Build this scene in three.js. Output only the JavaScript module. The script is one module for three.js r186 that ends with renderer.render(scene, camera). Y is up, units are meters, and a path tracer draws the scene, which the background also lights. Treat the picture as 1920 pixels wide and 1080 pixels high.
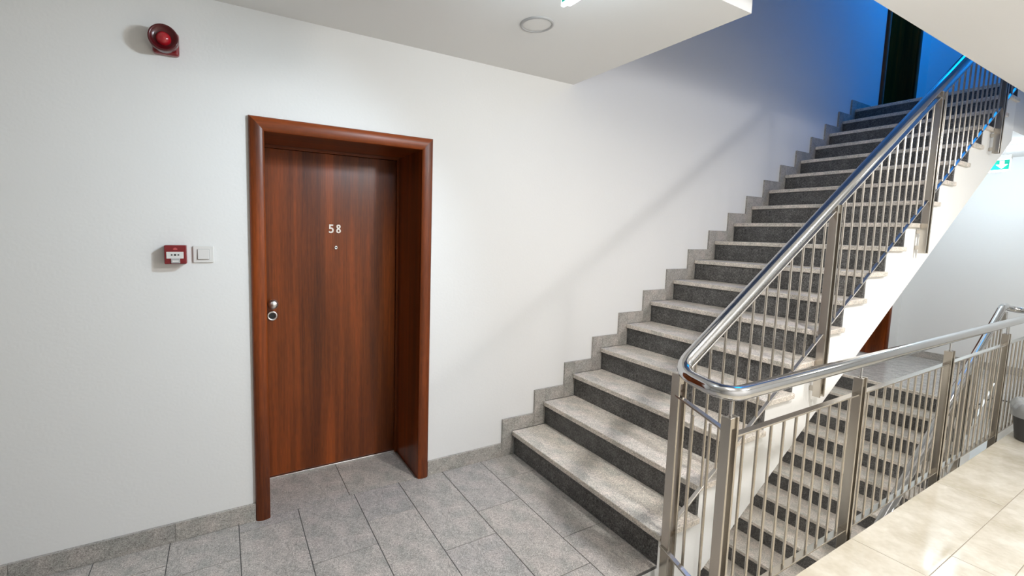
import * as THREE from 'three';
import { mergeGeometries } from 'three/addons/utils/BufferGeometryUtils.js';
import { RoundedBoxGeometry } from 'three/addons/geometries/RoundedBoxGeometry.js';
import { FontLoader } from 'three/addons/loaders/FontLoader.js';
import { TextGeometry } from 'three/addons/geometries/TextGeometry.js';
import { RectAreaLightUniformsLib } from 'three/addons/lights/RectAreaLightUniformsLib.js';

RectAreaLightUniformsLib.init();
const scene = new THREE.Scene();
const renderer = new THREE.WebGLRenderer();
renderer.shadowMap.enabled = true;
renderer.toneMapping = THREE.LinearToneMapping;
renderer.toneMappingExposure = 1.02;

// ---------------------------------------------------------------- camera
const camera = new THREE.PerspectiveCamera(2 * Math.atan(540 / 839.5) * 180 / Math.PI, 1920 / 1080, 0.02, 60);
camera.position.set(-1.6744, 1.5622, 2.5199);
camera.rotation.set(-0.092, -0.5061, 0.025, 'YXZ');
camera.setViewOffset(1920, 1080, 77.7, 28.7, 1920, 1080);      // the shifted lens of the photograph
camera.updateProjectionMatrix();

// ---------------------------------------------------------------- sky (blue dusk outside the upper window)
scene.background = new THREE.Color().setRGB(0.01, 0.1, 0.4);

// ---------------------------------------------------------------- sizes (metres); the stair climbs along +x beside the wall z = 0
const H = 0.17, G = 0.2707, N = 18, X1 = 0.079, F = H * N;      // riser, going, risers, first nosing, storey height
const W = 1.22, ZB = 1.56, XE = 6.65, XB = -5, ZR = 3.7;        // flight width, corridor edge, end wall, back wall, corridor wall
const CEIL = 2.608, SLAB = 0.452, SLOPE = H / G;
const WARM = new THREE.Color().setRGB(1.0, 0.992, 0.985), COOL = new THREE.Color().setRGB(0.7, 0.86, 1.0), BLUE = new THREE.Color().setRGB(0.0, 0.26, 1.0);

// ---------------------------------------------------------------- lamps: [x, z, candela] under the corridor ceiling, and one storey lower
const LAMPS = [[0.3, 2.35, 4.2, 9, 'round opal lamp on the corridor ceiling beside the foot of the stairs'], [2.4, 2.75, 3.6, 7, 'round opal lamp halfway along the corridor ceiling'], [4.5, 2.5, 0.7, 1.5, 'round opal lamp on the corridor ceiling near the far landing']];
const LOWER_LAMPS = [[0.9, 2.2, 2.2, 3, 'round opal lamp one floor below, beside the foot of the lower stairs'], [3.4, 2.2, 2.2, 3, 'round opal lamp one floor below, halfway along the lower stairs']];
const SIGN_NEAR = 0.8, SIGN_FAR = 2.6, SIGN_LOW = 0.9, SIGN_SPOT = 6.2;
{
  const w = new THREE.RectAreaLight(BLUE, 14.5, 1.3, 0.9);         // dusk light falling in at the skylight over the upper landing
  w.position.set(5.6, 5.88, 0.95); w.lookAt(5.6, 0, 0.95); w.castShadow = true; scene.add(w);
}

// ---------------------------------------------------------------- helpers
const used = {};
function numbered(n) { const k = used[n] = (used[n] ?? -1) + 1; return k ? `${n}_${String(k).padStart(3, '0')}` : n; }
let seed = 7;
const rnd = () => { seed = (seed * 1664525 + 1013904223) >>> 0; return seed / 4294967296; };
function mesh(name, geo, mat, parent = scene) {
  const m = new THREE.Mesh(geo, mat); m.name = numbered(name); m.castShadow = m.receiveShadow = true; parent.add(m); return m;
}
function group(name, parent = scene, pos = [0, 0, 0]) {
  const g = new THREE.Group(); g.name = numbered(name); g.position.set(...pos); parent.add(g); return g;
}
function thing(name, label, category, pos = [0, 0, 0], grp) {
  const g = group(name, scene, pos); g.userData = { label, category }; if (grp) g.userData.group = grp; return g;
}
function structure(o, label) { o.userData.kind = 'structure'; if (label) o.userData.label = label; return o; }
// uv in metres by the dominant normal; along: which axis runs with v ('x','y','z')
function uvBox(geo, along = 'y', du = 0, dv = 0) {
  const p = geo.attributes.position, n = geo.attributes.normal, uv = new Float32Array(p.count * 2);
  const ax = { x: 0, y: 1, z: 2 }[along];
  for (let i = 0; i < p.count; i++) {
    const P = [p.getX(i), p.getY(i), p.getZ(i)], A = [Math.abs(n.getX(i)), Math.abs(n.getY(i)), Math.abs(n.getZ(i))];
    const d = A[0] > A[1] && A[0] > A[2] ? 0 : A[1] > A[2] ? 1 : 2;
    let u, v;
    if (d === ax) { u = P[(d + 1) % 3]; v = P[(d + 2) % 3]; } else { v = P[ax]; u = P[3 - d - ax]; }
    uv[2 * i] = u + du; uv[2 * i + 1] = v + dv;
  }
  geo.setAttribute('uv', new THREE.BufferAttribute(uv, 2)); return geo;
}
function box(x0, x1, y0, y1, z0, z1, along = 'y') {
  const g = new THREE.BoxGeometry(x1 - x0, y1 - y0, z1 - z0); g.translate((x0 + x1) / 2, (y0 + y1) / 2, (z0 + z1) / 2); return uvBox(g, along);
}
function rbox(x0, x1, y0, y1, z0, z1, r = 0.004, along = 'y', seg = 2) {
  const g = new RoundedBoxGeometry(x1 - x0, y1 - y0, z1 - z0, seg, r); g.translate((x0 + x1) / 2, (y0 + y1) / 2, (z0 + z1) / 2); return uvBox(g, along, rnd(), rnd());
}
function cyl(r0, r1, h, pos, axis = 'y', seg = 20) {
  const g = new THREE.CylinderGeometry(r1, r0, h, seg); if (axis === 'z') g.rotateX(Math.PI / 2); if (axis === 'x') g.rotateZ(-Math.PI / 2); g.translate(...pos); return g;
}
const V = (x, y, z) => new THREE.Vector3(x, y, z);
// flat bar from a to b, w wide (level), h high
function bar(a, b, w, h) {
  const d = b.clone().sub(a), L = d.length(), X = d.clone().normalize(), Z = X.clone().cross(V(0, 1, 0)).normalize(), Y = Z.clone().cross(X).normalize();
  const g = new RoundedBoxGeometry(L, h, w, 1, Math.min(w, h) * 0.2);
  g.applyMatrix4(new THREE.Matrix4().makeBasis(X, Y, Z)); g.translate((a.x + b.x) / 2, (a.y + b.y) / 2, (a.z + b.z) / 2); return g;
}
function lathe(pts, seg = 32) { return new THREE.LatheGeometry(pts.map(p => new THREE.Vector2(p[0], p[1])), seg); }
class Poly extends THREE.Curve {
  constructor(p) { super(); this.p = p; this.l = [0]; for (let i = 1; i < p.length; i++) this.l.push(this.l[i - 1] + p[i].distanceTo(p[i - 1])); }
  getPoint(t, o = new THREE.Vector3()) {
    const s = t * this.l.at(-1); let i = 1; while (i < this.l.length - 1 && this.l[i] < s) i++;
    return o.lerpVectors(this.p[i - 1], this.p[i], (s - this.l[i - 1]) / (this.l[i] - this.l[i - 1]));
  }
}
function rounded(pts, r) {                                       // polyline with rounded corners
  const out = [pts[0]];
  for (let i = 1; i < pts.length - 1; i++) {
    const a = pts[i - 1].clone().sub(pts[i]), b = pts[i + 1].clone().sub(pts[i]), R = Math.min(r, a.length() * 0.49, b.length() * 0.49);
    const A = pts[i].clone().addScaledVector(a.normalize(), R), B = pts[i].clone().addScaledVector(b.normalize(), R);
    for (let k = 0; k <= 10; k++) { const t = k / 10; out.push(V(0, 0, 0).addScaledVector(A, (1 - t) ** 2).addScaledVector(pts[i], 2 * t * (1 - t)).addScaledVector(B, t * t)); }
  }
  out.push(pts.at(-1)); return out;
}
function tube(pts, r, corner, seg = 220, rad = 20) { return new THREE.TubeGeometry(new Poly(rounded(pts, corner)), seg, r, rad, false); }

// ---------------------------------------------------------------- procedural textures
function hash2(x, y, s) { let h = (x * 374761393 + y * 668265263 + s * 974711) | 0; h = Math.imul(h ^ (h >>> 13), 1274126177); h ^= h >>> 16; return (h >>> 0) / 4294967296; }
function noise(x, y, s, px, py) {                                // value noise, periodic in px, py
  const xi = Math.floor(x), yi = Math.floor(y), fx = x - xi, fy = y - yi, w = (a, p) => ((a % p) + p) % p;
  const u = fx * fx * (3 - 2 * fx), v = fy * fy * (3 - 2 * fy);
  const a = hash2(w(xi, px), w(yi, py), s), b = hash2(w(xi + 1, px), w(yi, py), s), c = hash2(w(xi, px), w(yi + 1, py), s), d = hash2(w(xi + 1, px), w(yi + 1, py), s);
  return a + (b - a) * u + (c - a) * v + (a - b - c + d) * u * v;
}
function texture(w, h, fn, sizeU, sizeV, srgb = true) {
  const d = new Uint8Array(w * h * 4);
  for (let j = 0; j < h; j++) for (let i = 0; i < w; i++) { const c = fn(i / w, j / h, i, j), k = 4 * (j * w + i); d[k] = c[0]; d[k + 1] = c[1]; d[k + 2] = c[2]; d[k + 3] = 255; }
  const t = new THREE.DataTexture(d, w, h); t.wrapS = t.wrapT = THREE.RepeatWrapping; t.magFilter = THREE.LinearFilter; t.minFilter = THREE.LinearMipmapLinearFilter; t.generateMipmaps = true;
  if (srgb) t.colorSpace = THREE.SRGBColorSpace; t.repeat.set(1 / sizeU, 1 / sizeV); t.needsUpdate = true; return t;
}
const clamp = x => Math.max(0, Math.min(255, x));
const graniteTex = texture(512, 512, (u, v, i, j) => {
  const g1 = noise(u * 170, v * 170, 1, 170, 170), g2 = noise(u * 90, v * 90, 2, 90, 90), g3 = hash2(i >> 1, j >> 1, 3), big = noise(u * 7, v * 7, 4, 7, 7), mid = noise(u * 24, v * 24, 5, 24, 24);
  let t = 190 + (g1 - 0.5) * 56 + (g2 - 0.5) * 34 + (g3 - 0.5) * 30 + (big - 0.5) * 24 + (mid - 0.5) * 16;
  if (g1 < 0.16 && g3 < 0.6) t -= 30; if (g1 > 0.84) t += 14;
  return [clamp(t + 3 + (big - 0.5) * 7), clamp(t), clamp(t - 4)];
}, 0.42, 0.42);
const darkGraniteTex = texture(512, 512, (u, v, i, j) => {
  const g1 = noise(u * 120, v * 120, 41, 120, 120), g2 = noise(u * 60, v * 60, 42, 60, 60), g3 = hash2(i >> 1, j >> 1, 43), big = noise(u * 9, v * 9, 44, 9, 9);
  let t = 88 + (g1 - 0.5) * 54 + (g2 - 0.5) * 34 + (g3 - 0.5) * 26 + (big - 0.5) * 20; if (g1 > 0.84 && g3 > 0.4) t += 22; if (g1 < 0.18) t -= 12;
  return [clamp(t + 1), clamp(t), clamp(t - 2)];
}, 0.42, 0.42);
const beigeTex = texture(512, 512, (u, v, i, j) => {
  const a = noise(u * 5, v * 5, 11, 5, 5), b = noise(u * 16, v * 16, 12, 16, 16), c = noise(u * 60, v * 60, 13, 60, 60), e = hash2(i, j, 14);
  const k = (a - 0.5) * 22 + (b - 0.5) * 16 + (c - 0.5) * 9 + (e - 0.5) * 5;
  return [clamp(208 + k), clamp(199 + k * 1.1), clamp(181 + k * 1.3)];
}, 0.9, 0.9);
const woodTex = texture(512, 1024, (u, v) => {
  const wv = u + 0.02 * (noise(u * 4, v * 3, 21, 4, 3) - 0.5);
  const a = noise(wv * 9, v * 2, 22, 9, 2), b = noise(wv * 34, v * 3, 23, 34, 3), c = noise(wv * 150, v * 10, 24, 150, 10), f = noise(wv * 256, v * 60, 25, 256, 60);
  const t = 0.6 + (a - 0.5) * 0.3 + (b - 0.5) * 0.24 + (c - 0.5) * 0.13 + (f - 0.5) * 0.1;
  return [clamp(158 * t + 20), clamp(80 * t + 7), clamp(29 * t + 2)];
}, 0.9, 2.2);
const plasterBump = texture(256, 256, (u, v, i, j) => { const k = 128 + (noise(u * 40, v * 40, 31, 40, 40) - 0.5) * 110 + (hash2(i, j, 32) - 0.5) * 60; return [k, k, k]; }, 0.35, 0.35, false);

// ---------------------------------------------------------------- materials
const std = o => new THREE.MeshStandardMaterial(o), lin = (r, g, b) => new THREE.Color().setRGB(r, g, b);
const M = {
  wall: std({ color: lin(0.8, 0.79, 0.77), roughness: 0.85, bumpMap: plasterBump, bumpScale: 0.0004 }),
  ceiling: std({ color: lin(0.78, 0.77, 0.75), roughness: 0.9 }),
  concrete: std({ color: lin(0.88, 0.875, 0.85), roughness: 0.8, bumpMap: plasterBump, bumpScale: 0.0004 }),
  grout: std({ color: lin(0.13, 0.125, 0.12), roughness: 0.9 }),
  groutBeige: std({ color: lin(0.36, 0.31, 0.24), roughness: 0.85 }),
  wood: new THREE.MeshPhysicalMaterial({ map: woodTex, roughness: 0.3, specularIntensity: 0.75 }),
  woodFrame: new THREE.MeshPhysicalMaterial({ map: woodTex, color: lin(1.1, 1.02, 0.95), roughness: 0.36, specularIntensity: 0.7 }),
  steel: std({ color: lin(0.58, 0.58, 0.585), metalness: 1, roughness: 0.1 }),
  brushed: std({ color: lin(0.53, 0.49, 0.435), metalness: 1, roughness: 0.22 }),
  flat: std({ color: lin(0.6, 0.57, 0.53), metalness: 1, roughness: 0.36 }),
  satin: std({ color: lin(0.8, 0.78, 0.75), metalness: 1, roughness: 0.32 }),
  dark: std({ color: lin(0.012, 0.011, 0.01), roughness: 0.5 }),
  digit: std({ color: lin(0.84, 0.76, 0.68), roughness: 0.4, metalness: 0.2 }),
  red: new THREE.MeshPhysicalMaterial({ color: lin(0.2, 0.008, 0.012), roughness: 0.32, clearcoat: 0.4, clearcoatRoughness: 0.2 }),
  redDark: new THREE.MeshPhysicalMaterial({ color: lin(0.075, 0.0015, 0.004), roughness: 0.3, clearcoat: 0.4, clearcoatRoughness: 0.2 }),
  redBright: new THREE.MeshPhysicalMaterial({ color: lin(0.4, 0.006, 0.014), roughness: 0.16, clearcoat: 0.8, clearcoatRoughness: 0.1 }),
  whitePlastic: std({ color: lin(0.72, 0.7, 0.67), roughness: 0.4 }),
  greyPlastic: std({ color: lin(0.42, 0.41, 0.4), roughness: 0.5 }),
  binPlastic: std({ color: lin(0.055, 0.055, 0.053), roughness: 0.42 }),
  bag: new THREE.MeshPhysicalMaterial({ color: lin(0.72, 0.73, 0.72), roughness: 0.3, transmission: 0.6, thickness: 0, side: THREE.DoubleSide }),
  lampGlow: std({ color: 0xffffff, emissive: WARM, emissiveIntensity: 3 }),
  signGlow: std({ color: 0xffffff, emissive: COOL, emissiveIntensity: 1.6 }),
  signGreen: std({ color: lin(0.0, 0.3, 0.2), emissive: lin(0.0, 0.5, 0.36), emissiveIntensity: 0.3, roughness: 0.4 }),
  signWhite: std({ color: 0xffffff, emissive: lin(1, 1, 1), emissiveIntensity: 1.6 }),
  pane: new THREE.MeshPhysicalMaterial({ color: 0xffffff, transmission: 1, thickness: 0, roughness: 0.02, ior: 1.5 }),
};
const tone = (t, tex, rough, extra = {}) => std({ map: tex, color: lin(...t), roughness: rough, ...extra });
const GREY = [[1, 0.95, 0.9], [0.93, 0.91, 0.89], [1.05, 0.99, 0.93], [0.97, 0.925, 0.89]].map(t => tone(t.map(c => c * 0.78), graniteTex, 0.42));
const TREAD = [[1.22, 1.15, 1.06], [1.26, 1.19, 1.09], [1.18, 1.11, 1.03]].map(t => tone(t, graniteTex, 0.4));
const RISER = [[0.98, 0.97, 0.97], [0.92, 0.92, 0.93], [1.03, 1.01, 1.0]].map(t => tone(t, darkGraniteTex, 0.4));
const SKIRT = [[0.7, 0.68, 0.64], [0.66, 0.64, 0.61], [0.73, 0.7, 0.66]].map(t => tone(t, graniteTex, 0.45));
const BEIGE = [[1, 1, 1], [0.97, 0.965, 0.95], [1.02, 1.01, 1.0]].map(t => tone(t, beigeTex, 0.16));
const FARTILE = tone([0.95, 0.94, 0.93], graniteTex, 0.2);
const pick = a => a[Math.floor(rnd() * a.length)];

// ---------------------------------------------------------------- the shell
const DOORS = [[-1.553, -0.563, 0], [5.284, 6.30, 0], [5.284, 6.30, F]];      // outer edges of the frames and their floor
{
  const s = new THREE.Shape([[XB, -F - 0.4], [XE + 0.3, -F - 0.4], [XE + 0.3, 6.2], [XB, 6.2]].map(p => new THREE.Vector2(...p)));
  for (const [a, b, y] of DOORS) s.holes.push(new THREE.Path([[a + 0.05, y - 0.02], [b - 0.05, y - 0.02], [b - 0.05, y + 2.06], [a + 0.05, y + 2.06]].map(p => new THREE.Vector2(...p))));
  const e = new THREE.ExtrudeGeometry(s, { depth: 0.46, bevelEnabled: false }); e.translate(0, 0, -0.46);
  structure(mesh('wall_left', mergeGeometries([uvBox(e.toNonIndexed ? e : e), box(XB, XE + 0.3, -F - 0.4, 6.2, -0.62, -0.46).toNonIndexed()]), M.wall));
  const w = new THREE.Shape([[-0.62, -F - 0.4], [ZR + 0.3, -F - 0.4], [ZR + 0.3, 6.2], [-0.62, 6.2]].map(p => new THREE.Vector2(...p)));
  const g = new THREE.ExtrudeGeometry(w, { depth: 0.3, bevelEnabled: false }); g.rotateY(-Math.PI / 2); g.translate(XE + 0.3, 0, 0);
  structure(mesh('wall_end', uvBox(g), M.wall));
  structure(mesh('wall_right', box(XB, XE, -F - 0.4, 6.2, ZR, ZR + 0.3), M.wall));
  structure(mesh('wall_back', box(XB - 0.3, XB, -F - 0.4, 6.2, -0.62, ZR + 0.3), M.wall));
  const c = new THREE.Shape([[XB, -ZR], [XE, -ZR], [XE, 0], [XB, 0]].map(p => new THREE.Vector2(...p)));
  c.holes.push(new THREE.Path([[4.9, -1.45], [6.3, -1.45], [6.3, -0.45], [4.9, -0.45]].map(p => new THREE.Vector2(...p))));
  const cg = new THREE.ExtrudeGeometry(c, { depth: 0.3, bevelEnabled: false }); cg.rotateX(-Math.PI / 2); cg.translate(0, 5.9, 0);
  structure(mesh('ceiling_top', uvBox(cg), M.ceiling));
}
{ // the skylight
  const w = structure(group('window_1'));
  for (const b of [[4.9, 6.3, 0.45, 0.51], [4.9, 6.3, 1.39, 1.45], [4.9, 4.96, 0.51, 1.39], [6.24, 6.3, 0.51, 1.39]]) mesh('window_frame', box(b[0], b[1], 6.02, 6.08, b[2], b[3]), M.whitePlastic, w);
  mesh('pane', box(4.96, 6.24, 6.046, 6.054, 0.51, 1.39), M.pane, w);
}
// one storey's slab: the landing at the stair's foot, the corridor and the landing at the stair's head
function slab(y0, y1, xFoot) {
  return mergeGeometries([box(XB, xFoot, y0, y1, 0, W), box(XB, -0.05, y0, y1, W, ZB), box(XB, XE, y0, y1, ZB, ZR), box(X1 + 17 * G + 0.03, XE, y0, y1, 0, W), box(5.2, XE, y0, y1, W, ZB)]);
}
structure(mesh('ceiling', slab(CEIL, F - 0.014, 0.511), M.ceiling));
structure(mesh('floor_upper', (() => { const g = slab(F - 0.014, F, 0.1); return g; })(), GREY[1]));
structure(mesh('floor_lower', box(XB, XE, -F - 0.4, -F, 0, ZR), BEIGE[0]));

// ground-floor slab with its tiles
const floor = structure(group('floor'));
mesh('slab', slab(-SLAB, -0.016, 0.1), M.concrete, floor);
mesh('grout_bed', mergeGeometries([box(XB, 0.098, -0.016, -0.003, 0, W - 0.002), box(XB, -0.052, -0.016, -0.003, W - 0.002, ZB), box(X1 + 17 * G + 0.0315, XE, -0.016, -0.003, 0, W - 0.002), box(5.202, XE, -0.016, -0.003, W - 0.002, ZB)]), M.grout, floor);
mesh('grout_bed', box(XB, XE, -0.016, -0.003, ZB, ZR), M.groutBeige, floor);
function tile(x0, x1, z0, z1, mats, gap, top = 0, round = 0.0012) {
  const g = new RoundedBoxGeometry(x1 - x0 - gap, 0.013, z1 - z0 - gap, 1, round); g.translate((x0 + x1) / 2, -0.0065 + top, (z0 + z1) / 2);
  mesh('tile', uvBox(g, 'z', rnd() * 3, rnd() * 3), pick(mats), floor);
}
// grey landing: strips 0.295 wide running out from the wall, each strip's joints measured on its own
const strips = [[-3.115, 0.35], [-2.82, 0.12], [-2.525, 0.4], [-2.23, 0.18], [-1.935, 0.275], [-1.635, 0.085], [-1.342, 0.476], [-1.03, 0.288], [-0.755, 0.675], [-0.46, 0.478], [-0.172, 0.263]];
strips.forEach(([x, z], i) => {
  const x1 = i < strips.length - 1 ? strips[i + 1][0] : 0.1; let a = 0.001;
  if (i === 9) { tile(x, x1, a, z, GREY, 0.004); tile(x, x1, z, 1.06, GREY, 0.004); tile(x, x1, 1.06, ZB - 0.002, GREY, 0.004); return; }
  for (let b = z; a < ZB - 0.01; b += 0.6) { const e = Math.min(b, i === 10 ? W - 0.002 : ZB - 0.002); if (e - a > 0.03) tile(x, x1, a, e, GREY, 0.004, (rnd() - 0.5) * 0.0006); a = e; if (i === 10 && e >= W - 0.003) break; }
});
mesh('plain_paving', mergeGeometries([box(XB, -3.117, -0.013, 0, 0.001, ZB - 0.002)]), GREY[0], floor);
// threshold slabs in the recess of the door
tile(-1.482, -1.055, -0.395, 0, GREY, 0.003); tile(-1.055, -0.643, -0.395, 0, GREY, 0.003);
// beige corridor
const zRows = [ZB, 1.858, 2.05, 2.35, 2.65, 2.95, 3.25, 3.55, ZR];
for (let r = 0; r < zRows.length - 1; r++) {
  const off = [1.193, 1.497, 1.193, 1.497, 1.193, 1.497, 1.193, 1.497][r], L = 1.2;
  for (let x = off - 6 * L; x < XE; x += L) {
    const a = Math.max(x, -2.6), b = Math.min(x + L, XE); if (b - a < 0.05) continue;
    tile(a, b, zRows[r], zRows[r + 1], BEIGE, 0.003, 0, 0.0008);
  }
}
mesh('plain_paving', box(XB, -2.602, -0.013, 0, ZB + 0.002, ZR), BEIGE[0], floor);
// grey landing at the head of the lower flight
for (let i = 0; i < 4; i++) for (let j = 0; j < 3; j++) {
  const x0 = X1 + 17 * G + 0.0315 + i * 0.49, x1 = Math.min(x0 + 0.49, XE - 0.001), z0 = 0.001 + j * 0.52, z1 = Math.min(z0 + 0.52, ZB - 0.002);
  if (x1 - x0 > 0.03) tile(x0, x1, z0, x0 < 5.2 ? Math.min(z1, W - 0.002) : z1, [FARTILE], 0.003);
}

// ---------------------------------------------------------------- skirting of granite stones
{
  const b = structure(group('baseboard_left')), T = 0.015, S = 0.094;
  const stone = (x0, x1, y0, y1) => mesh('skirting_stone', rbox(x0 + 0.0005, x1 - 0.0005, y0, y1, 0, T, 0.0015, 'x', 1), pick(SKIRT), b);
  for (const [x0, x1] of [[XB, -3.715], [-3.715, -3.114], [-3.114, -2.513], [-2.513, -1.912], [-1.912, -1.553], [-0.563, 0]]) stone(x0, x1, 0.0005, S);
  for (let k = 1; k <= N; k++) {
    const x = (k - 1) * G, y = (k - 1) * H;
    stone(x, x + X1 + 0.018, y + (k > 1 ? 0.0005 : 0.0005), y + H + S);                        // upright beside the riser
    stone(x + X1 + 0.018, k < N ? x + G : 5.284, y + H + 0.0005, y + H + S);             // level above the tread
  }
  stone(6.30, XE, F + 0.0005, F + S);
  stone(X1 + 17 * G + 0.02, 5.284, 0.0005, S); stone(6.30, XE, 0.0005, S);
  for (let k = 8; k <= N - 1; k++) {                                                      // lower flight
    const x = (k - 1) * G, y = (k - 1) * H - F;
    stone(x, x + X1 + 0.018, y, y + H + S); stone(x + X1 + 0.018, x + G, y + H + 0.0005, y + H + S);
  }
  const e = structure(group('baseboard_end'));
  for (const y of [0, F]) for (let z = 0.016; z < ZR - 0.1; z += 0.6) mesh('skirting_stone', rbox(XE - T, XE, y + 0.0005, y + S, z, Math.min(z + 0.599, ZR), 0.0015, 'z', 1), pick(SKIRT), e);
}

// ---------------------------------------------------------------- stairs
function stair(label, y0) {
  const s = thing('staircase', label, 'staircase', [0, y0, 0]);
  const sh = [];
  sh.push([0.101, -0.377], [0.101, H - 0.032]);
  for (let k = 1; k <= N; k++) {
    const x = X1 + (k - 1) * G + 0.041;
    if (k > 1) sh.push([x, (k - 1) * H - 0.032], [x, k * H - 0.032]);
  }
  const xt = X1 + 17 * G + 0.0295; sh.pop(); sh.pop(); sh.push([xt, 17 * H - 0.032], [xt, SLOPE * xt - 0.44]);
  const shape = new THREE.Shape(sh.map(p => new THREE.Vector2(...p)));
  const e = new THREE.ExtrudeGeometry(shape, { depth: W - 0.001, bevelEnabled: false }); e.translate(0, 0, 0.0005);
  mesh('stringer', uvBox(e), M.concrete, s);
  for (let k = 1; k <= N; k++) {
    const x = X1 + (k - 1) * G, y = k * H;
    mesh('tread', rbox(x, k < N ? x + G + 0.028 : x + 0.0295, y - 0.032, y, 0.016, W + 0.022, 0.005, 'z'), pick(TREAD), s);
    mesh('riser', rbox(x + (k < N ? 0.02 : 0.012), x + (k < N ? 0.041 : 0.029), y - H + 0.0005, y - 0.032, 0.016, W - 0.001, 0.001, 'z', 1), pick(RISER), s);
  }
  return s;
}
stair('grey granite staircase climbing along the white wall to the upper floor', 0);
stair('lower granite staircase seen through the railing, coming up from the floor below', -F);

// ---------------------------------------------------------------- railings
const ZS = 1.265, ZF = 1.525, RAIL = 0.976, TOPR = 0.862, BOTR = 0.15, FH = 0.945, FT = 0.775, FB = 0.035, XC = 0.065;
const pitch = x => SLOPE * x;
function post(parent, x, z, yb, yt, yh, along, brackets) {       // twin flat bars with a head block, pin and wall brackets; along: the railing's direction
  const p = mesh('post', along === 'x'
    ? mergeGeometries([rbox(x - 0.029, x - 0.017, yb, yt, z - 0.02, z + 0.02, 0.002), rbox(x + 0.017, x + 0.029, yb, yt, z - 0.02, z + 0.02, 0.002), rbox(x - 0.0165, x + 0.0165, yt - 0.05, yt - 0.003, z - 0.014, z + 0.014, 0.002)])
    : mergeGeometries([rbox(x - 0.02, x + 0.02, yb, yt, z - 0.029, z - 0.017, 0.002), rbox(x - 0.02, x + 0.02, yb, yt, z + 0.017, z + 0.029, 0.002)]), M.brushed, parent);
  mesh('pin', cyl(0.006, 0.006, yh - yt + 0.004, [x, (yh + yt) / 2 - 0.002, z], 'y', 12), M.steel, p);
  for (const [y, zw] of brackets) {
    mesh('bracket', rbox(x - 0.012, x + 0.012, y - 0.014, y + 0.014, Math.min(z, zw), Math.max(z, zw), 0.002), M.brushed, p);
    const out = zw < z ? 1 : -1;
    mesh('bolt', cyl(0.007, 0.007, 0.016, [x + 0.036, y, z + out * 0.008], 'x', 10), M.steel, p);
  }
  return p;
}
function flightRail(r, y0, tailTop) {
  // stair part in the plane z = ZS; sections between the posts
  const px = [XC + 0.045, 1.405, 2.755, 4.105], xe = 5.1;
  for (const [i, x] of px.entries()) {
    const yb = i === 0 ? y0 - 0.32 : y0 + pitch(x) - 0.245;
    post(r, x, ZS, yb, y0 + pitch(x) + TOPR + 0.022, y0 + (i === 0 ? 0.955 : pitch(x) + RAIL) - 0.026, 'x', i === 0 ? [[y0 - 0.1, W], [y0 - 0.26, W]] : [[y0 + pitch(x) - 0.09, W], [y0 + pitch(x) - 0.205, W]]);
  }
  const ends = [...px, 4.95];
  for (let i = 0; i < 4; i++) {
    const a = ends[i] + 0.03, b = ends[i + 1] - (i < 3 ? 0.03 : 0);
    mesh('top_rail', bar(V(a, y0 + pitch(a) + TOPR, ZS), V(b, y0 + pitch(b) + TOPR, ZS), 0.026, 0.008), M.flat, r);
    mesh('bottom_rail', bar(V(a, y0 + pitch(a) + BOTR, ZS), V(b, y0 + pitch(b) + BOTR, ZS), 0.018, 0.008), M.flat, r);
    const n = Math.round((b - a + 0.06) / 0.1045) - 1, st = (ends[i + 1] - ends[i]) / (n + 1);
    for (let k = 1; k <= n; k++) {
      const x = ends[i] + k * st; if (x > b - 0.01) break;
      mesh('baluster', cyl(0.006, 0.006, TOPR - BOTR - 0.008, [x, y0 + pitch(x) + (TOPR + BOTR) / 2, ZS], 'y', 12), M.brushed, r);
    }
  }
}
{
  const r = thing('stair_railing', 'long stainless steel railing climbing the stairs and turning along the beige floor edge', 'railing');
  const xTop = 4.95, far = 5.12;
  mesh('handrail', tube([V(far, pitch(xTop) + RAIL, ZF), V(far, pitch(xTop) + RAIL + 0.02, ZS), V(xTop, pitch(xTop) + RAIL, ZS), V(XC + 0.02, pitch(XC + 0.02) + RAIL - 0.065, ZS), V(XC - 0.02, FH, ZF), V(far, FH, ZF)], 0.03, 0.1, 420), M.steel, r);
  flightRail(r, 0);
  // level part along the corridor edge
  const px = [XC + 0.005, 1.205, 2.495, 3.75, 5.05];
  px.forEach((x, i) => post(r, x, ZF, i ? -0.2 : -0.25, FT + 0.085, FH - 0.025, 'x', [[-0.1, ZB], [-0.17, ZB]]));
  for (let i = 0; i < 4; i++) {
    const a = px[i] + 0.03, b = px[i + 1] - 0.03;
    mesh('top_rail', bar(V(a, FT, ZF), V(b, FT, ZF), 0.03, 0.008), M.brushed, r);
    mesh('bottom_rail', bar(V(a, FB, ZF), V(b, FB, ZF), 0.03, 0.008), M.brushed, r);
    const n = Math.round((px[i + 1] - px[i]) / 0.108) - 1, st = (px[i + 1] - px[i]) / (n + 1);
    for (let k = 1; k <= n; k++) mesh('baluster', cyl(0.006, 0.006, FT - FB - 0.008, [px[i] + k * st, (FT + FB) / 2, ZF], 'y', 12), M.brushed, r);
  }
  // short crossing between the two
  mesh('top_rail', bar(V(XC + 0.03, FT + 0.085, ZS - 0.018), V(XC + 0.005, FT + 0.02, ZF - 0.02), 0.024, 0.01), M.brushed, r);
  mesh('bottom_rail', bar(V(XC + 0.02, 0.125, ZS - 0.018), V(XC - 0.005, 0.06, ZF - 0.02), 0.024, 0.01), M.brushed, r);
  for (const t of [0.33, 0.66]) mesh('baluster', cyl(0.006, 0.006, FT - 0.07, [XC + 0.04 - 0.03 * t, (FT + 0.1) / 2, ZS + (ZF - ZS) * t], 'y', 12), M.brushed, r);
}
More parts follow.
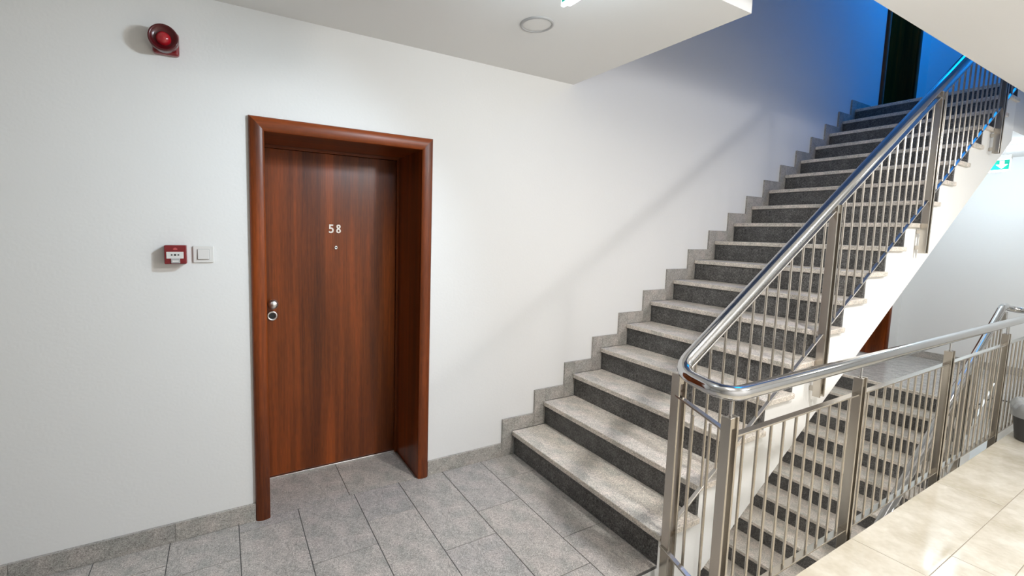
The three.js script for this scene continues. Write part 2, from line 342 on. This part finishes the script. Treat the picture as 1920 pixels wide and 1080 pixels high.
{
  const r = thing('stair_railing', 'stainless steel railing of the lower stairs, seen below and beyond the level railing', 'railing');
  const xTop = 4.93, far = 5.13, y0 = -F;
  mesh('handrail', tube([V(far, 0.93, ZF - 0.075), V(far, 0.93, ZS), V(xTop, y0 + pitch(xTop) + RAIL - 0.03, ZS), V(XC + 0.05, y0 + pitch(XC) + RAIL, ZS)], 0.03, 0.09, 260), M.steel, r);
  flightRail(r, y0);
  post(r, 5.08, ZS, -0.2, 0.84, 0.905, 'z', [[-0.1, 5.2 > 0 ? W : W]]);
  mesh('top_rail', bar(V(4.95, y0 + pitch(4.95) + TOPR, ZS), V(5.06, 0.76, ZS), 0.03, 0.008), M.brushed, r);
}

// ---------------------------------------------------------------- doors
const font = await new FontLoader().loadAsync('fonts/droid/droid_sans_bold.typeface.json');
function casing(len) {                                           // rounded casing profile 0.07 wide, extruded along its length (local y), mitred later by overlap
  const s = new THREE.Shape(); s.moveTo(0, 0); s.lineTo(0, 0.012); s.quadraticCurveTo(0.004, 0.028, 0.03, 0.03); s.quadraticCurveTo(0.062, 0.03, 0.07, 0.018); s.lineTo(0.07, 0); s.lineTo(0, 0);
  const g = new THREE.ExtrudeGeometry(s, { depth: len, bevelEnabled: false, curveSegments: 10 }); g.rotateX(-Math.PI / 2); g.scale(1, 1, -1);
  const p = g.index ? g.toNonIndexed() : g;                      // mirrored: flip the winding back
  const a = p.attributes.position; for (let i = 0; i < a.count; i += 3) { const t = [a.getX(i + 1), a.getY(i + 1), a.getZ(i + 1)]; a.setXYZ(i + 1, a.getX(i + 2), a.getY(i + 2), a.getZ(i + 2)); a.setXYZ(i + 2, ...t); }
  p.computeVertexNormals(); return p;
}
function mitre(g, len, top) {                                    // cut the end(s) of a casing at 45 degrees: y follows x
  const a = g.attributes.position; for (let i = 0; i < a.count; i++) { const y = a.getY(i), x = a.getX(i); if (y > len - 1e-4) a.setY(i, len - x); if (top && y < 1e-4) a.setY(i, x); }
  g.computeVertexNormals(); return g;
}
function door(n, [x0, x1, y], number) {
  const d = structure(group(`door_${n}`)), f = group('door_frame', d), T = y + 2.104, w = 0.07;
  const left = mitre(casing(2.104), 2.104, false); left.translate(x0, y, 0);
  mesh('casing', uvBox(left, 'y', 0.13), M.woodFrame, f);
  const right = mitre(casing(2.104), 2.104, false); right.scale(-1, 1, 1); right.translate(x1, y, 0);
  { const a = right.attributes.position; for (let i = 0; i < a.count; i += 3) { const t = [a.getX(i + 1), a.getY(i + 1), a.getZ(i + 1)]; a.setXYZ(i + 1, a.getX(i + 2), a.getY(i + 2), a.getZ(i + 2)); a.setXYZ(i + 2, ...t); } right.computeVertexNormals(); }
  mesh('casing', uvBox(right, 'y', 0.47), M.woodFrame, f);
  const head = mitre(casing(x1 - x0), x1 - x0, true); head.rotateZ(-Math.PI / 2); head.translate(x0, T, 0);
  mesh('casing', uvBox(head, 'x', 0.7), M.woodFrame, f);
  const i0 = x0 + w, i1 = x1 - w, it = T - w;
  mesh('lining', box(i0 - 0.02, i0, y, it, -0.44, 0.004), M.wood, f); mesh('lining', box(i1, i1 + 0.02, y, it, -0.44, 0.004), M.wood, f);
  mesh('lining', box(i0 - 0.02, i1 + 0.02, it, it + 0.02, -0.44, 0.004, 'x'), M.wood, f);
  mesh('door_stop', mergeGeometries([box(i0, i0 + 0.016, y, it, -0.44, -0.375), box(i1 - 0.016, i1, y, it, -0.44, -0.375), box(i0 + 0.016, i1 - 0.016, it - 0.016, it, -0.44, -0.375, 'x')]), M.wood, f);
  const leaf = mesh('door_leaf', uvBox(rbox(i0 + 0.017, i1 - 0.017, y + 0.012, it - 0.017, -0.43, -0.39, 0.002), 'y', 0.2, 0.1), M.wood, d);
  mesh('threshold', rbox(i0, i1, y, y + 0.01, -0.43, -0.378, 0.002, 'x'), M.satin, d);
  const kx = i0 + 0.062;
  const knob = lathe([[0, 0.062], [0.016, 0.06], [0.027, 0.05], [0.03, 0.04], [0.026, 0.028], [0.014, 0.018], [0.012, 0.006], [0.024, 0.004], [0.024, 0]].reverse(), 28); knob.rotateX(Math.PI / 2); knob.translate(kx, y + 1.1, -0.39);
  mesh('knob', knob, M.satin, leaf);
  const ring = new THREE.TorusGeometry(0.024, 0.0065, 12, 32); ring.translate(kx - 0.003, y + 1.025, -0.386); mesh('lock_ring', ring, M.satin, leaf);
  mesh('lock_core', cyl(0.019, 0.019, 0.006, [kx - 0.003, y + 1.025, -0.388], 'z', 24), M.dark, leaf);
  if (number) {
    [['5', -1.089], ['8', -1.044]].forEach(([c, x]) => { const g = new TextGeometry(c, { font, size: 0.053 / 0.72 * 0.98, depth: 0.004, curveSegments: 8, bevelEnabled: false }); g.computeBoundingBox(); const b = g.boundingBox; g.translate(-b.min.x, -b.min.y, 0); g.scale(0.029 / (b.max.x - b.min.x), 0.054 / (b.max.y - b.min.y), 1); g.translate(x, 1.53, -0.39); mesh('number', g, M.digit, leaf); });
    const eye = lathe([[0, 0.004], [0.005, 0.004], [0.0055, 0.007], [0.011, 0.006], [0.012, 0]].reverse(), 24); eye.rotateX(Math.PI / 2); eye.translate(-1.046, 1.438, -0.39); mesh('peephole', eye, M.satin, leaf);
    mesh('peephole_lens', cyl(0.005, 0.005, 0.002, [-1.046, 1.438, -0.385], 'z', 16), M.dark, leaf);
  }
}
DOORS.forEach((d, i) => door(i + 1, d, i === 0));

// ---------------------------------------------------------------- wall devices
{
  const s = thing('alarm_siren', 'red fire alarm siren high on the white wall above the call point', 'siren', [-1.878, 2.366, 0]);
  mesh('base', rbox(-0.05, 0.05, -0.05, 0.05, 0, 0.035, 0.012, 'y', 4), M.red, s);
  const body = lathe([[0, 0.03], [0.05, 0.03], [0.056, 0.05], [0.057, 0.08], [0.054, 0.086], [0.047, 0.082], [0.036, 0.066], [0, 0.064]], 40); body.rotateX(Math.PI / 2); body.translate(-0.004, 0.004, 0); mesh('horn', body, M.redDark, s);
  const dome = lathe([[0.029, 0], [0.028, 0.01], [0.022, 0.02], [0.012, 0.0265], [0, 0.028]], 32); dome.rotateX(Math.PI / 2); dome.translate(-0.004, 0.004, 0.064); mesh('beacon_dome', dome, M.redBright, s);
}
{
  const c = thing('fire_call_point', 'red manual fire call point box beside the white light switch', 'call point', [-1.868, 1.421, 0]);
  mesh('housing', rbox(-0.0435, 0.0435, -0.0435, 0.0435, 0, 0.052, 0.005, 'y', 3), M.red, c);
  const p = mesh('press_panel', rbox(-0.035, 0.032, -0.018, 0.013, 0.05, 0.0545, 0.0015), M.whitePlastic, c);
  for (const s of [-1, 1]) { const t = new THREE.Shape([[s * 0.006, 0], [s * 0.016, 0.0042], [s * 0.016, -0.0042]].map(q => new THREE.Vector2(...q))); const g = new THREE.ExtrudeGeometry(t, { depth: 0.0006, bevelEnabled: false }); g.translate(-0.001, -0.001, 0.0545); mesh('arrow', g, M.dark, p); }
  mesh('dot', cyl(0.0045, 0.0045, 0.0008, [-0.001, -0.001, 0.0548], 'z', 18), M.dark, p);
  mesh('flap', rbox(-0.017, 0.018, -0.04, -0.017, 0.0515, 0.057, 0.0015), M.greyPlastic, c);
  mesh('label_strip', rbox(-0.012, 0.013, -0.033, -0.026, 0.0565, 0.0575, 0.0004), M.whitePlastic, c);
  const h = new THREE.Shape([[-0.008, 0.024], [0.008, 0.024], [0.008, 0.03], [0, 0.035], [-0.008, 0.03]].map(q => new THREE.Vector2(...q))); const hg = new THREE.ExtrudeGeometry(h, { depth: 0.0007, bevelEnabled: false }); hg.translate(0, -0.002, 0.0519);
  mesh('house_symbol', hg, std({ color: lin(0.5, 0.09, 0.09), roughness: 0.4 }), c);
}
{
  const s = thing('light_switch', 'square white light switch beside the red call point', 'light switch', [-1.758, 1.42, 0]);
  mesh('frame', rbox(-0.043, 0.043, -0.04, 0.04, 0, 0.009, 0.003, 'y', 3), M.whitePlastic, s);
  mesh('inner_ring', rbox(-0.0255, 0.0255, -0.0255, 0.0255, 0.008, 0.0098, 0.001), M.greyPlastic, s);
  const r = rbox(-0.0235, 0.0235, -0.0235, 0.0235, -0.004, 0.006, 0.0015); r.rotateX(-0.06); r.translate(0, 0, 0.0088); mesh('rocker', r, M.whitePlastic, s);
}

// ---------------------------------------------------------------- ceiling fittings
{
  const l = thing('ceiling_light', 'round flush ceiling light, switched off, in the landing ceiling', 'ceiling light', [-0.266, CEIL, 0.605]);
  mesh('bezel', lathe([[0.072, 0], [0.072, -0.007], [0.078, -0.009], [0.084, -0.006], [0.086, 0]], 48), M.greyPlastic, l);
  mesh('diffuser', lathe([[0, -0.006], [0.06, -0.0055], [0.072, -0.004], [0.072, 0]].reverse(), 48), M.whitePlastic, l);
}
function exitSign(label, [x, y, z], intensity) {                 // faces -x; width along z; hangs from the ceiling
  const s = thing('exit_sign', label, 'exit sign', [x, y, z]);
  mesh('housing', rbox(-0.02, 0.02, 0.118, 0.165, -0.155, 0.155, 0.004), M.whitePlastic, s);
  for (const k of [-0.1, 0.1]) mesh('hanger', cyl(0.004, 0.004, CEIL - y - 0.163, [0, (CEIL - y + 0.163) / 2, k], 'y', 10), M.satin, s);
  mesh('light_panel', rbox(-0.008, 0.008, 0, 0.12, -0.15, 0.15, 0.002), M.signGlow, s);
  for (const d of [-1, 1]) {
    const p = mesh('green_face', box(d > 0 ? 0.0085 : -0.0105, d > 0 ? 0.0105 : -0.0085, 0.012, 0.112, -0.142, 0.142), M.signGreen, s);
    const arrow = new THREE.Shape([[-0.016, 0.106], [0.016, 0.106], [0.016, 0.066], [0.044, 0.066], [0, 0.02], [-0.044, 0.066], [-0.016, 0.066]].map(q => new THREE.Vector2(...q)));
    const g = new THREE.ExtrudeGeometry(arrow, { depth: 0.001, bevelEnabled: false }); g.rotateY(-Math.PI / 2); g.translate(d > 0 ? 0.012 : -0.0107, 0, 0.09); mesh('arrow', g, M.signWhite, p);
    const man = [[[-0.004, 0.086], [0.01, 0.08], [-0.002, 0.055], [0.012, 0.044], [0.008, 0.022], [0.0, 0.022], [0.003, 0.04], [-0.012, 0.05], [-0.018, 0.032], [-0.036, 0.03], [-0.036, 0.037], [-0.024, 0.039], [-0.012, 0.07], [-0.022, 0.07], [-0.026, 0.058], [-0.032, 0.06], [-0.026, 0.078], [-0.012, 0.08]]].map(q => new THREE.Shape(q.map(t => new THREE.Vector2(...t))))[0];
    const mg = mergeGeometries([new THREE.ExtrudeGeometry(man, { depth: 0.001, bevelEnabled: false }), new THREE.ExtrudeGeometry(new THREE.Shape().absarc(0.006, 0.096, 0.008, 0, 6.2832), { depth: 0.001, bevelEnabled: false })]);
    mg.rotateY(-Math.PI / 2); mg.translate(d > 0 ? 0.012 : -0.0107, 0, -0.05); mesh('running_figure', mg, M.signWhite, p);
  }
  mesh('lens', rbox(-0.012, 0.012, -0.008, 0, -0.12, 0.12, 0.003), M.signGlow, s);
  const L = new THREE.PointLight(COOL, intensity); L.position.set(x - 0.0, y - 0.05, z); L.castShadow = true; L.shadow.radius = 3; scene.add(L);
  return s;
}
exitSign('lit green exit sign hanging from the landing ceiling beside the round light', [-0.53, 2.415, 1.27], SIGN_NEAR);
{ // the near sign's emergency lens throws its light down along the landing
  const L = new THREE.SpotLight(COOL, SIGN_SPOT, 0, 1.05, 0.85); L.position.set(-0.555, 2.385, 1.27); L.target.position.set(-2.3, 0.45, 0.1); scene.add(L.target);
  L.castShadow = true; L.shadow.radius = 3; scene.add(L);
}
exitSign('lit green exit sign with white arrow hanging over the far landing', [5.6, 2.345, 0.905], SIGN_FAR);
{ const L = new THREE.PointLight(COOL, SIGN_LOW); L.position.set(5.6, -0.66, 0.9); L.castShadow = true; L.shadow.radius = 3; scene.add(L); }
function lamp(x, y, z, cd, down, label) {
  const l = thing('corridor_lamp', label, 'ceiling lamp', [x, y, z], 'round corridor ceiling lamps');
  mesh('base', lathe([[0, 0], [0.13, 0], [0.13, -0.02], [0.12, -0.024], [0, -0.024]].reverse(), 40), M.whitePlastic, l);
  mesh('glass_dome', lathe([[0, -0.09], [0.05, -0.085], [0.09, -0.066], [0.112, -0.04], [0.116, -0.024], [0, -0.024]], 40), M.lampGlow, l);
  const L = new THREE.PointLight(WARM, cd); L.position.set(x, y - 0.12, z); L.castShadow = true; L.shadow.radius = 5; scene.add(L);
  const w = 0.15, D = new THREE.RectAreaLight(WARM, down / (w * w), w, w); D.position.set(x, y - 0.094, z); D.lookAt(x, y - 1, z); D.castShadow = true; scene.add(D);
}
LAMPS.forEach(([x, z, c, d, l]) => lamp(x, CEIL, z, c, d, l));
LOWER_LAMPS.forEach(([x, z, c, d, l]) => lamp(x, -SLAB, z, c, d, l));

// ---------------------------------------------------------------- bin with its liner
{
  const B = [3.97, 0, 1.725];
  const b = thing('trash_bin', 'dark grey plastic bin on the beige floor by the railing', 'bin', B); b.scale.y = 0.87;
  mesh('tub', lathe([[0, 0.004], [0.118, 0], [0.128, 0.008], [0.155, 0.275], [0.155, 0.29], [0.148, 0.29], [0.146, 0.27], [0.12, 0.02], [0, 0.02]], 40), M.binPlastic, b);
  mesh('rim', lathe([[0.153, 0.272], [0.163, 0.274], [0.166, 0.284], [0.163, 0.293], [0.15, 0.294]], 40), M.binPlastic, b);
  const g = lathe([[0.168, 0.225], [0.169, 0.26], [0.17, 0.29], [0.166, 0.306], [0.15, 0.33], [0.13, 0.352], [0.1, 0.345], [0.08, 0.3], [0.06, 0.24]], 64), p = g.attributes.position;
  for (let i = 0; i < p.count; i++) {
    const x = p.getX(i), y = p.getY(i), z = p.getZ(i), a = Math.atan2(z, x), q = 0.5 + 0.5 * Math.sin(9 * a + 20 * y) * Math.sin(5 * a + 1), k = 1 + (y > 0.3 ? 0.09 : 0.012) * (q - 0.5) * 2;
    p.setXYZ(i, x * k, y + (y > 0.3 ? 0.05 * (q - 0.3) : 0), z * k);
  }
  g.computeVertexNormals();
  const l = mesh('bin_liner', g, M.bag); l.position.set(...B); l.scale.y = 0.87; l.userData = { label: 'crumpled clear plastic liner bag turned over the rim of the bin', category: 'bag' };
}

renderer.render(scene, camera);
